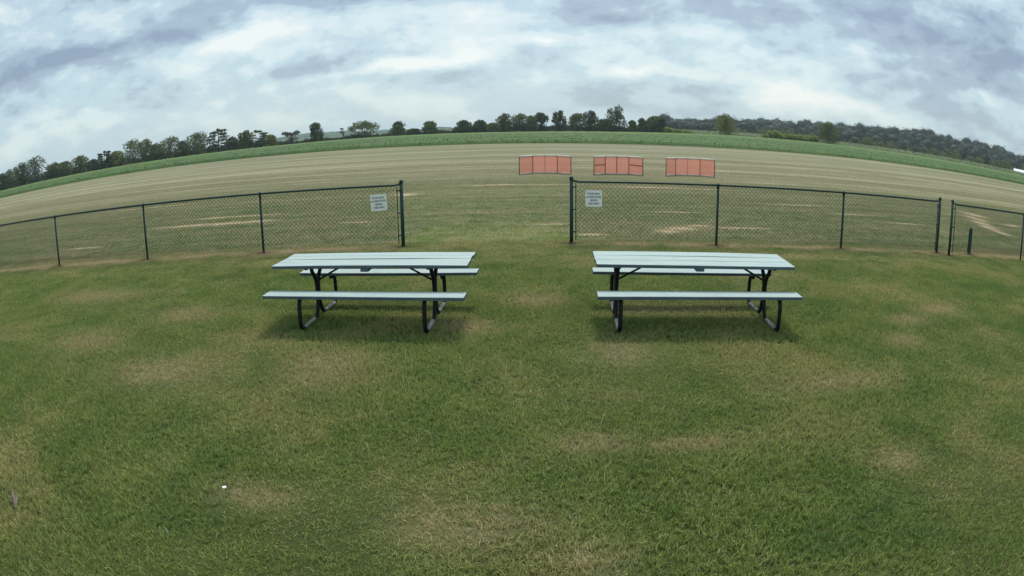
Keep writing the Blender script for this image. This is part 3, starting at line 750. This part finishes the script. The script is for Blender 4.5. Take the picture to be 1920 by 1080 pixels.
# ------------------------------------------------------------------ chain-link fences
SP = 2.9636
PH, TH_, RAIL = 1.245, 1.325, 1.225
def chain_mesh(L, name, parent, x0, z0=0.13, z1=RAIL - 0.005, pitch=0.086):
    """woven wire from x0 to x0+L (local x), real zig-zag wires"""
    n = int(L / (pitch / 2)); nz = int(round((z1 - z0) / (pitch / 2)))
    zz_ = z0 + np.arange(nz + 1) * (z1 - z0) / nz
    V = []; F = []; o = 0; r = 0.0042
    for i in range(n):
        par = (np.arange(nz + 1) + i) % 2
        xs_ = x0 + (i + par) * (pitch / 2) * (1 if True else 1)
        ys_ = np.where(par == 1, 0.004, -0.004)
        for k in range(3):
            a = k * 2.0944
            V.append(np.stack([xs_ + r * math.cos(a), ys_ + r * math.sin(a), zz_], -1))
        b = o + np.arange(nz)
        for k in range(3):
            k2 = (k + 1) % 3
            F.append(np.stack([b + k * (nz + 1), b + k2 * (nz + 1), b + k2 * (nz + 1) + 1, b + k * (nz + 1) + 1], -1))
        o += 3 * (nz + 1)
    return np_mesh(name, np.vstack(V), np.vstack(F), WIRE, parent)
def fence_post(parent, x, terminal):
    r = 0.036 if terminal else 0.026
    h = TH_ if terminal else PH
    o = MB().tube([(x, 0, -0.25), (x, 0, h - 0.03)], r, 14).build('post', FENCE, parent)
    c = MB()
    if terminal:
        c.lathe([(r + 0.005, h - 0.06), (r + 0.006, h - 0.02), (r * 0.75, h), (0.008, h + 0.012)], (x, 0, 0), 14)
    else:
        c.lathe([(r + 0.004, h - 0.075), (r + 0.005, h - 0.01), (r * 0.7, h + 0.012), (0.006, h + 0.02)], (x, 0, 0), 12)
    c.build('post_cap', FENCE, o)
    return o
def fence_run(start, ang, posts, terms, label, side):
    """posts: list of distances along the run; ang: direction of the run"""
    f = empty('chain_link_fence', (start[0], start[1], 0), ang, label=label, cat='fence')
    for d, t in zip(posts, terms):
        fence_post(f, d, t)
    for k in range(len(posts) - 1):
        a, b = posts[k], posts[k + 1]
        za = RAIL; ends = []
        p0 = (a + (0.03 if terms[k] else 0.0), 0, RAIL + (0.018 if terms[k] else 0)); p1 = (b - (0.03 if terms[k + 1] else 0.0), 0, RAIL + (0.018 if terms[k + 1] else 0))
        path = [p0, (a + 0.16, 0, RAIL), (b - 0.16, 0, RAIL), p1]
        MB().tube(path, 0.0215, 10).build('top_rail', FENCE, f)
        x0 = a + (0.085 if terms[k] else 0.0); x1 = b - (0.085 if terms[k + 1] else 0.0)
        cm = chain_mesh(x1 - x0, 'chain_link_mesh', f, x0)
        cm.location = (0, -0.028, 0)
        for d, s, t in ((a, 1, terms[k]), (b, -1, terms[k + 1])):
            if t:
                bm = bmesh.new(); bx(bm, (d + s * 0.085, -0.028, 0.635), (0.018, 0.014, 1.13)); bm_obj('tension_bar', bm, FENCE, f)
                for z in (0.24, 0.68, 1.12):
                    bm = bmesh.new(); bx(bm, (d + s * 0.045, -0.02, z), (0.11, 0.05, 0.024), 0.004); bm_obj('tension_band', bm, FENCE, f)
        n = int((b - a) / 0.6)
        for q in range(1, n + 1):
            xx = a + q * (b - a) / (n + 1)
            mb = MB(); mb.tube([(xx, -0.03, RAIL - 0.05), (xx + .004, -0.028, RAIL), (xx, 0, RAIL + 0.026), (xx - .004, 0.026, RAIL)], 0.004, 5).build('wire_tie', FENCE, f)
    return f
aL = 0.0774
Ld = [0, SP, 2 * SP, 3 * SP, 4 * SP, 5 * SP]
# the left run is laid out away from the gap: direction pi + aL
fl = fence_run((-2.131 - 5 * SP * math.cos(aL), 12.283 - 5 * SP * math.sin(aL)), aL, Ld, [False] * 5 + [True], 'long green chain-link fence whose end post stands beside the tilted white sign', -1)
aR = -0.0766
fr = fence_run((1.179, 12.368), aR, [0, SP, 2 * SP, 3 * SP - 0.05], [True, False, False, True], 'green chain-link fence of three panels behind the three-board picnic table', 1)
g0 = Vector((10.22, 11.40)); g1 = Vector((13.04, 10.99)); dv = g1 - g0
fg = fence_run((g0.x, g0.y), math.atan2(dv.y, dv.x), [0, dv.length, dv.length + SP], [True, False, False], 'green chain-link fence standing at the short thick green post', 1)

# short thick post behind the far fence
p = empty('bollard_post', (11.22, 11.62, 0), 0, label='short thick green post standing alone behind the chain-link fence', cat='post')
POSTG = simple('faded_green_post', (0.020, 0.075, 0.058), 0.7, 0.4, 9, bump=0.002)
MB().lathe([(0.058, -0.2), (0.057, 0.60), (0.050, 0.66), (0.02, 0.675)], (0, 0, 0), 14).build('shaft', POSTG, p)
MB().lathe([(0.10, -0.05), (0.095, 0.015), (0.066, 0.045)], (0, 0, 0), 14).build('footing', simple('dirt_collar', (0.16, 0.12, 0.08), 0.95, 0.4, 20), p)
p.rotation_euler = (0, R(1.5), 0)

# ------------------------------------------------------------------ signs
def text_mesh(s, size):
    cu = bpy.data.curves.new('txt', 'FONT'); cu.body = s; cu.size = size; cu.align_x = 'CENTER'; cu.align_y = 'CENTER'; cu.offset = size * 0.02
    cu.extrude = 0.0008; cu.resolution_u = 3
    o = bpy.data.objects.new('txt', cu); COL.objects.link(o)
    bpy.context.view_layer.update()
    dg = bpy.context.evaluated_depsgraph_get()
    me = bpy.data.meshes.new_from_object(o.evaluated_get(dg))
    bpy.data.objects.remove(o)
    return me
def make_sign(loc, rz, tilt, label):
    s = empty('notice_sign', loc, rz, label=label, cat='sign')
    s.rotation_euler = (0, tilt, rz)
    S = 0.325
    bm = bmesh.new(); bx(bm, (0, 0, 0), (S, 0.004, S), 0.0015); bm_obj('panel', bm, SIGN, s)
    for txt, z, wmax in (('PILOTS ONLY', 0.094, 0.245), ('NO SPECTATORS', 0.029, 0.285), ('BEYOND', -0.036, 0.135), ('THIS POINT', -0.102, 0.225)):
        me = text_mesh(txt, 0.052)
        me.materials.clear()
        xs = [v.co.x for v in me.vertices]; f = wmax / (max(xs) - min(xs))
        for v in me.vertices:
            v.co.x *= f
        o = link('lettering', me, INK, s); o.rotation_euler = (R(90), 0, 0); o.location = (0, -0.0036, z)
    for cx in (-1, 1):
        for cz in (-1, 1):
            MB().tube([(cx * S * 0.44, -0.006, cz * S * 0.44), (cx * S * 0.44, 0.012, cz * S * 0.44)], 0.006, 6).build('cable_tie', TIE, s)
    return s
def along(st, ang, d, off): return (st[0] + d * math.cos(ang) + off * math.sin(ang), st[1] + d * math.sin(ang) - off * math.cos(ang))
q = along((-2.131, 12.283), aL, -0.455, 0.046); make_sign((q[0], q[1], 0.905), aL, R(-3.0), 'white square notice hanging slightly tilted on the long fence by its end post')
q = along((1.179, 12.368), aR, 0.435, 0.046); make_sign((q[0], q[1], 0.90), aR, R(0.0), 'white square notice hanging level on the three-panel fence by its end post')

# ------------------------------------------------------------------ picnic tables
def board(parent, name, cx, cy, cz, L, W, T, seed, top=PAINT):
    """one plank: painted faces, slight bow, worn edges; sides, ends and underside are coloured darker to stand for their shade"""
    rnd = random.Random(seed)
    n = 10; V = []; F = []
    bow = rnd.uniform(-0.006, 0.006); tw = rnd.uniform(-0.003, 0.003); L2 = L / 2 + rnd.uniform(-0.006, 0.006)
    ch = 0.004
    prof = [(-W / 2, -T / 2), (W / 2, -T / 2), (W / 2, T / 2 - ch), (W / 2 - ch, T / 2), (-W / 2 + ch, T / 2), (-W / 2, T / 2 - ch)]
    for i in range(n + 1):
        t = i / n * 2 - 1
        dz_ = bow * (1 - t * t) + rnd.uniform(-0.0006, 0.0006); dy_ = 0.002 * math.sin(t * 2 + seed)
        for (a, b) in prof:
            V.append((cx + t * L2, cy + a + dy_, cz + b + dz_ + tw * t * a / W))
    k = len(prof); mats = []
    for i in range(n):
        for j in range(k):
            j2 = (j + 1) % k
            F.append((i * k + j, (i + 1) * k + j, (i + 1) * k + j2, i * k + j2)); mats.append(0 if j in (2, 3, 4) else 1)
    F.append(tuple(range(k))); mats.append(1); F.append(tuple(n * k + j for j in range(k))[::-1]); mats.append(1)
    o = mesh_obj(name, V, F, top, parent)
    o.data.materials.append(EDGE)
    o.data.polygons.foreach_set('material_index', mats)
    bm = bmesh.new(); bm.from_mesh(o.data); bmesh.ops.recalc_face_normals(bm, faces=bm.faces); bm.to_mesh(o.data); bm.free()
    return o
def make_table(loc, rz, nb, label, seed, U):
    t = empty('picnic_table', loc, rz, label=label, cat='picnic table')
    L = 2.44; HT, HB = 0.743, 0.46; WT = 0.775; T = 0.038
    bw = WT / nb
    for i in range(nb):
        board(t, 'top_board', 0, -WT / 2 + bw * (i + 0.5), HT - T / 2, L, bw - 0.008, T, seed + i)
    for s in (-1, 1):
        board(t, 'bench_board', 0, s * (0.724 - 0.12), HB - T / 2, L, 0.24, T, seed + 10 + s)
    r = 0.025
    zb = HB - T - r
    for e in (-1, 1):
        x = e * U
        for s in (-1, 1):
            # one bent pipe: under the bench, down to the ground, along it, up the middle and out to the table top
            path = [(x, s * 0.50, zb), (x, s * 0.66, zb), (x, s * 0.67, 0.024), (x, s * 0.10, 0.024), (x, s * 0.027, 0.22), (x, s * 0.027, 0.50), (x, s * 0.165, 0.62), (x, s * 0.175, HT - T - 0.004)]
            pth = smooth_path(path, 0.115, 6)
            MB().tube(pth, r, 10).build('leg', STEEL, t)
            MB().tube([(x, s * 0.56, 0.0265), (x, s * 0.20, 0.0265)], r + 0.0005, 10).build('worn_runner', WORN, t)
            bm = bmesh.new(); bx(bm, (x, s * 0.6, HB - T - 0.003), (0.05, 0.2, 0.006)); bm_obj('bench_plate', bm, STEEL, t)
        bm = bmesh.new(); bx(bm, (x, 0, HT - T - 0.01), (0.04, WT - 0.06, 0.02), 0.003); bm_obj('top_bearer', bm, STEEL, t)
        MB().tube([(x, 0, 0.47), (e * (U - 0.42), 0, HT - T - 0.012), (e * (U - 0.50), 0, HT - T - 0.012)], 0.0125, 8).build('brace', STEEL, t)
    bm = bmesh.new(); bx(bm, (0, 0, HT - T - 0.02), (0.10, WT - 0.03, 0.04), 0.004); bm_obj('cleat', bm, EDGE, t)
    return t
make_table((-1.691, 7.477, 0), -0.0704, 4, 'pale blue-grey picnic table with four-board top standing before the long fence', 20, 0.765)
make_table((2.200, 7.276, 0), -0.0806, 3, 'pale blue-grey picnic table with three-board top standing before the three-panel fence', 60, 0.955)

# ------------------------------------------------------------------ orange safety barriers on the flight line
def net_panel(p0, p1, z0, z1, parent):
    """woven plastic net of flat bands between two uprights"""
    d = Vector((p1[0] - p0[0], p1[1] - p0[1], 0)); L = d.length; d.normalize(); nrm = Vector((-d.y, d.x, 0))
    V = []; F = []
    def strip(u0, u1, a0, a1, off):
        o = len(V)
        for (u, z) in ((u0, a0), (u1, a0), (u1, a1), (u0, a1)):
            sag = 0.012 * math.sin(math.pi * u / L) * math.sin(math.pi * (z - z0) / (z1 - z0))
            q = Vector((p0[0], p0[1], 0)) + d * u + nrm * (off + sag); V.append((q.x, q.y, z))
        F.append((o, o + 1, o + 2, o + 3))
    nz = int((z1 - z0) / 0.05); nu = max(1, int(L / 0.07))
    seg = 4
    for k in range(nz):
        a = z0 + k * (z1 - z0) / nz
        for q in range(seg):
            strip(L * q / seg, L * (q + 1) / seg, a, a + (z1 - z0) / nz * 0.70, 0.0)
    for k in range(nu):
        a = k * L / nu
        strip(a, a + L / nu * 0.38, z0, (z0 + z1) / 2, 0.002); strip(a, a + L / nu * 0.38, (z0 + z1) / 2, z1, 0.002)
    return mesh_obj('net', V, F, NET, parent)
def barrier(pts, midrails, thin_mid, label):
    c = pts[2]
    b = empty('safety_barrier', (c[0], c[1], 0), 0, label=label, cat='barrier', group=None)
    P = [(p_[0] - c[0], p_[1] - c[1]) for p_ in pts]; Z1 = 0.895
    for i, p_ in enumerate(P):
        r = 0.010 if (i == 2 and thin_mid) else 0.02
        MB().tube([(p_[0], p_[1], -0.1), (p_[0], p_[1], Z1)], r, 8).build('upright', POLE, b)
    for i in range(4):
        p0, p1 = P[i], P[i + 1]
        MB().tube([(p0[0], p0[1], Z1 + 0.015), (p1[0], p1[1], Z1 + 0.015)], 0.034, 8).build('top_rail', PVC, b)
        MB().tube([(p0[0], p0[1], 0.045), (p1[0], p1[1], 0.045)], 0.03, 8).build('bottom_rail', PVC, b)
        nb = net_panel(p0, p1, 0.075, Z1 - 0.015, b)
        if midrails and i in (0, 3):
            MB().tube([(p0[0], p0[1] - 0.03, 0.50), (p1[0], p1[1] - 0.03, 0.48)], 0.02, 8).build('middle_rail', POLE, b)
    return b
barrier([(0.43, 31.2), (1.12, 32.05), (1.73, 32.1), (2.35, 32.05), (2.95, 31.1)], False, True, 'orange net barrier with folded wings, standing behind the end post of the three-panel fence')
barrier([(4.06, 30.9), (4.72, 31.6), (5.31, 31.6), (5.93, 31.6), (6.51, 30.9)], True, False, 'orange net barrier with extra middle rails across its two wings')
barrier([(7.72, 30.95), (8.45, 31.8), (9.12, 31.85), (9.79, 31.8), (10.38, 31.1)], False, True, 'orange net barrier with folded wings, standing clear of every fence post')

# ------------------------------------------------------------------ bird in the grass
def make_bird(loc, rz):
    b = empty('bird', loc, rz, label='small brown bird standing in the grass with its back turned', cat='bird')
    # body: one lofted surface from tail to beak, local +y forward; (y, z, half width, half height)
    st = [(-0.150, 0.042, 0.010, 0.003), (-0.115, 0.050, 0.015, 0.006), (-0.080, 0.060, 0.018, 0.011), (-0.055, 0.070, 0.027, 0.024), (-0.025, 0.080, 0.036, 0.035), (0.010, 0.092, 0.038, 0.039), (0.038, 0.108, 0.032, 0.034), (0.055, 0.128, 0.023, 0.025), (0.066, 0.143, 0.021, 0.022), (0.082, 0.150, 0.019, 0.019), (0.095, 0.150, 0.011, 0.011), (0.104, 0.148, 0.004, 0.004), (0.118, 0.145, 0.001, 0.001)]
    V = []; F = []; S = 14
    for (y, z, hw, hh) in st:
        for k in range(S):
            a = 2 * math.pi * k / S; V.append((hw * math.cos(a), y, z + hh * math.sin(a)))
    for i in range(len(st) - 1):
        for k in range(S):
            F.append((i * S + k, i * S + (k + 1) % S, (i + 1) * S + (k + 1) % S, (i + 1) * S + k))
    F.append(tuple(range(S))[::-1]); F.append(tuple((len(st) - 1) * S + k for k in range(S)))
    BR = simple('brown_plumage', (0.22, 0.17, 0.14), 0.85, 0.4, 55, col2=(0.07, 0.052, 0.045), thr=(0.42, 0.58))
    PALE = simple('pale_feather_edge', (0.42, 0.39, 0.32), 0.85, 0.3, 50)
    mesh_obj('body', V, F, BR, b, True)
    for s in (-1, 1):
        w_ = [(s * 0.036, 0.030, 0.104), (s * 0.042, 0.0, 0.094), (s * 0.036, -0.045, 0.078), (s * 0.016, -0.110, 0.060), (s * 0.030, -0.05, 0.066), (s * 0.041, 0.0, 0.076), (s * 0.038, 0.028, 0.086)]
        cx = [(x + s * 0.004, y, z) for x, y, z in w_]
        mesh_obj('wing', w_ + cx, [tuple(range(7, 14))] + [(k, (k + 1) % 7, 7 + (k + 1) % 7, 7 + k) for k in range(7)], PALE if s > 0 else BR, b)
        MB().tube([(s * 0.014, 0.005, 0.06), (s * 0.015, -0.004, 0.03), (s * 0.015, 0.004, 0.004), (s * 0.015, 0.028, 0.002)], 0.0026, 6).build('leg', TIE, b)
        MB().lathe([(0.0005, -0.003), (0.003, 0.0), (0.0005, 0.003)], (s * 0.019, 0.082, 0.154), 8).build('eye', TIE, b)
    return b
bird = make_bird((-3.675, 2.515, 0.012), math.atan2(0.175, 0.20))
bird.scale = (0.66, 0.66, 0.66)

# crumpled scrap of paper
bm = bmesh.new(); bmesh.ops.create_icosphere(bm, subdivisions=2, radius=0.02)
rnd = random.Random(4)
for v in bm.verts:
    v.co *= rnd.uniform(0.6, 1.25); v.co.x *= 1.15; v.co.z *= 0.55
lit = bm_obj('paper_scrap', bm, simple('white_paper', (0.8, 0.8, 0.74), 0.8, 0.1, 40))
lit.scale = (0.75, 0.75, 0.75); lit.location = (-1.985, 3.325, 0.034); lit.rotation_euler = (0.2, 0.1, 0.6)
tag(lit, 'tiny crumpled white paper scrap lying in the lawn', 'litter')

# ------------------------------------------------------------------ grass on the near lawn (instanced patches of blades)
def blade_patch(pc, name, n, ln, wd, seed, size=1.0):
    rg = np.random.default_rng(seed)
    cl = rg.uniform(-size / 2, size / 2, (n // 6, 2))
    b = np.repeat(cl, 6, 0) + rg.normal(0, 0.012, (len(cl) * 6, 2)); n = len(b)
    ang = rg.uniform(0, 2 * np.pi, n); lean = np.abs(rg.normal(0.45, 0.38, n)); h = ln * rg.uniform(0.45, 1.25, n)
    long_ = rg.random(n) < 0.03; h[long_] *= 1.7
    la = ang + rg.normal(0, 0.9, n)
    wv = np.stack([np.cos(ang), np.sin(ang), np.zeros(n)], -1) * (wd * rg.uniform(0.6, 1.3, n))[:, None] / 2
    base = np.stack([b[:, 0], b[:, 1], np.full(n, -0.004)], -1)
    ld = np.stack([-np.sin(la), np.cos(la), np.zeros(n)], -1)
    mid_ = base + ld * (h * 0.30 * lean)[:, None] + np.array([0, 0, 1]) * (h * 0.58)[:, None]
    tip = base + ld * (h * 0.95 * lean)[:, None] + np.array([0, 0, 1]) * (h * (1 - 0.28 * np.minimum(lean, 1.6)))[:, None]
    V = np.stack([base - wv, base + wv, mid_ - wv * 0.8, mid_ + wv * 0.8, tip], 1).reshape(-1, 3)
    k = np.arange(n)[:, None] * 5
    F = np.vstack([k + np.array([[0, 1, 3]]), k + np.array([[0, 3, 2]]), k + np.array([[2, 3, 4]])])
    me = bpy.data.meshes.new(name)
    me.vertices.add(len(V)); me.vertices.foreach_set('co', V.astype(np.float32).ravel())
    me.loops.add(F.size); me.loops.foreach_set('vertex_index', F.astype(np.int32).ravel())
    me.polygons.add(len(F)); me.polygons.foreach_set('loop_start', np.arange(0, F.size, 3, dtype=np.int32))
    me.update(calc_edges=True)
    at = me.attributes.new('tint', 'FLOAT', 'POINT'); at.data.foreach_set('value', np.repeat(rg.random(n), 5).astype(np.float32))
    me.materials.append(BLADE)
    o = bpy.data.objects.new(name, me); pc.objects.link(o)
def grass_field(name, label, pts, size, n, ln, wd, seed, hscale):
    pc = bpy.data.collections.new(name + '_patches')
    for k in range(4):
        blade_patch(pc, '%s_patch_%d' % (name, k), n, ln, wd, seed + k, size)
    rndg = random.Random(seed)
    gm = bpy.data.meshes.new(name); gm.from_pydata([(x, y, 0.0) for x, y in pts], [], [])
    a1 = gm.attributes.new('rz', 'FLOAT_VECTOR', 'POINT'); a1.data.foreach_set('vector', np.array([(0, 0, rndg.randrange(4) * math.pi / 2) for _ in pts], np.float32).ravel())
    a2 = gm.attributes.new('idx', 'INT', 'POINT'); a2.data.foreach_set('value', np.array([rndg.randrange(4) for _ in pts], np.int32))
    a3 = gm.attributes.new('sc', 'FLOAT_VECTOR', 'POINT'); a3.data.foreach_set('vector', np.array([(1.03, 1.03, hscale(x, y) * rndg.uniform(0.85, 1.15)) for x, y in pts], np.float32).ravel())
    go = bpy.data.objects.new(name, gm); COL.objects.link(go)
    tag(go, label, 'grass', None, 'stuff')
    ng = bpy.data.node_groups.new(name + '_instancer', 'GeometryNodeTree')
    ng.interface.new_socket('Geometry', in_out='INPUT', socket_type='NodeSocketGeometry')
    ng.interface.new_socket('Geometry', in_out='OUTPUT', socket_type='NodeSocketGeometry')
    ni = ng.nodes.new('NodeGroupInput'); no = ng.nodes.new('NodeGroupOutput')
    ci = ng.nodes.new('GeometryNodeCollectionInfo'); ci.inputs[0].default_value = pc; ci.inputs['Separate Children'].default_value = True; ci.inputs['Reset Children'].default_value = True
    ip = ng.nodes.new('GeometryNodeInstanceOnPoints'); ip.inputs['Pick Instance'].default_value = True
    def named(nm, typ):
        a = ng.nodes.new('GeometryNodeInputNamedAttribute'); a.data_type = typ; a.inputs['Name'].default_value = nm
        return [o for o in a.outputs if o.enabled][0]
    ng.links.new(ni.outputs[0], ip.inputs['Points']); ng.links.new(ci.outputs[0], ip.inputs['Instance'])
    ng.links.new(named('idx', 'INT'), ip.inputs['Instance Index'])
    e2r = ng.nodes.new('FunctionNodeEulerToRotation'); ng.links.new(named('rz', 'FLOAT_VECTOR'), e2r.inputs[0]); ng.links.new(e2r.outputs[0], ip.inputs['Rotation'])
    ng.links.new(named('sc', 'FLOAT_VECTOR'), ip.inputs['Scale'])
    ng.links.new(ip.outputs[0], no.inputs[0])
    md = go.modifiers.new('instances', 'NODES'); md.node_group = ng
gp = []
for iy in range(12):
    yy = 1.2 + iy
    nx = int(yy * 1.32 + 2.2) + 1
    gp += [(float(ix), yy) for ix in range(-nx, nx + 1)]
grass_field('grass', 'short mown grass blades covering the near lawn', gp, 1.0, 9600, 0.042, 0.0056, 40, lambda x, y: 0.95 if y < 10.5 else 0.75)
gp = []
for iy in range(20):
    yy = 13.7 + iy * 2
    nx = int((yy * 1.32 + 3) / 2) + 1
    gp += [(ix * 2.0, yy) for ix in range(-nx, nx + 1)]
grass_field('field_grass', 'short dry stubbly grass of the field beyond the fence', gp, 2.0, 4600, 0.042, 0.009, 80, lambda x, y: max(0.12, 0.75 * (1 - (y - 13) / 38)))

# ragged leaf canopy of the crop near its edge
rg = np.random.default_rng(9)
nq = 50000
ca = rg.uniform(R(-56), R(56), nq); cr_ = 100 + 150 * rg.random(nq) ** 1.3
cx, cy = cr_ * np.sin(ca), cr_ * np.cos(ca)
ok = cy > crop_near(cx) - 0.4 + rg.normal(0, 0.35, nq)
cx, cy = cx[ok], cy[ok]
cz = terrain(cx, cy) + CROP_H + rg.uniform(-0.08, 0.06, len(cx))
V, F = leaf_quads(np.stack([cx, cy, cz], -1), 0.15, rg, np.tile([0.0, -0.3, 0.9], (len(cx), 1)))
tag(np_mesh('crop_leaves', V, F, CROP), 'ragged leaves standing up along the green crop field', 'crop', None, 'stuff')

# ------------------------------------------------------------------ haze
mt, n, out = mat_base('haze_air')
pv = n.new('ShaderNodeVolumePrincipled', Color=(0.72, 0.86, 1.0), Density=0.00014)
pv.inputs['Anisotropy'].default_value = 0.2
n.t.links.new(pv.outputs[0], out.inputs['Volume'])
bm = bmesh.new(); bx(bm, (0, 0, 15.0), (12400, 12400, 60.0)); hz = bm_obj('haze', bm, mt)
tag(hz, 'thin pale summer haze over the fields', 'haze', None, 'stuff')
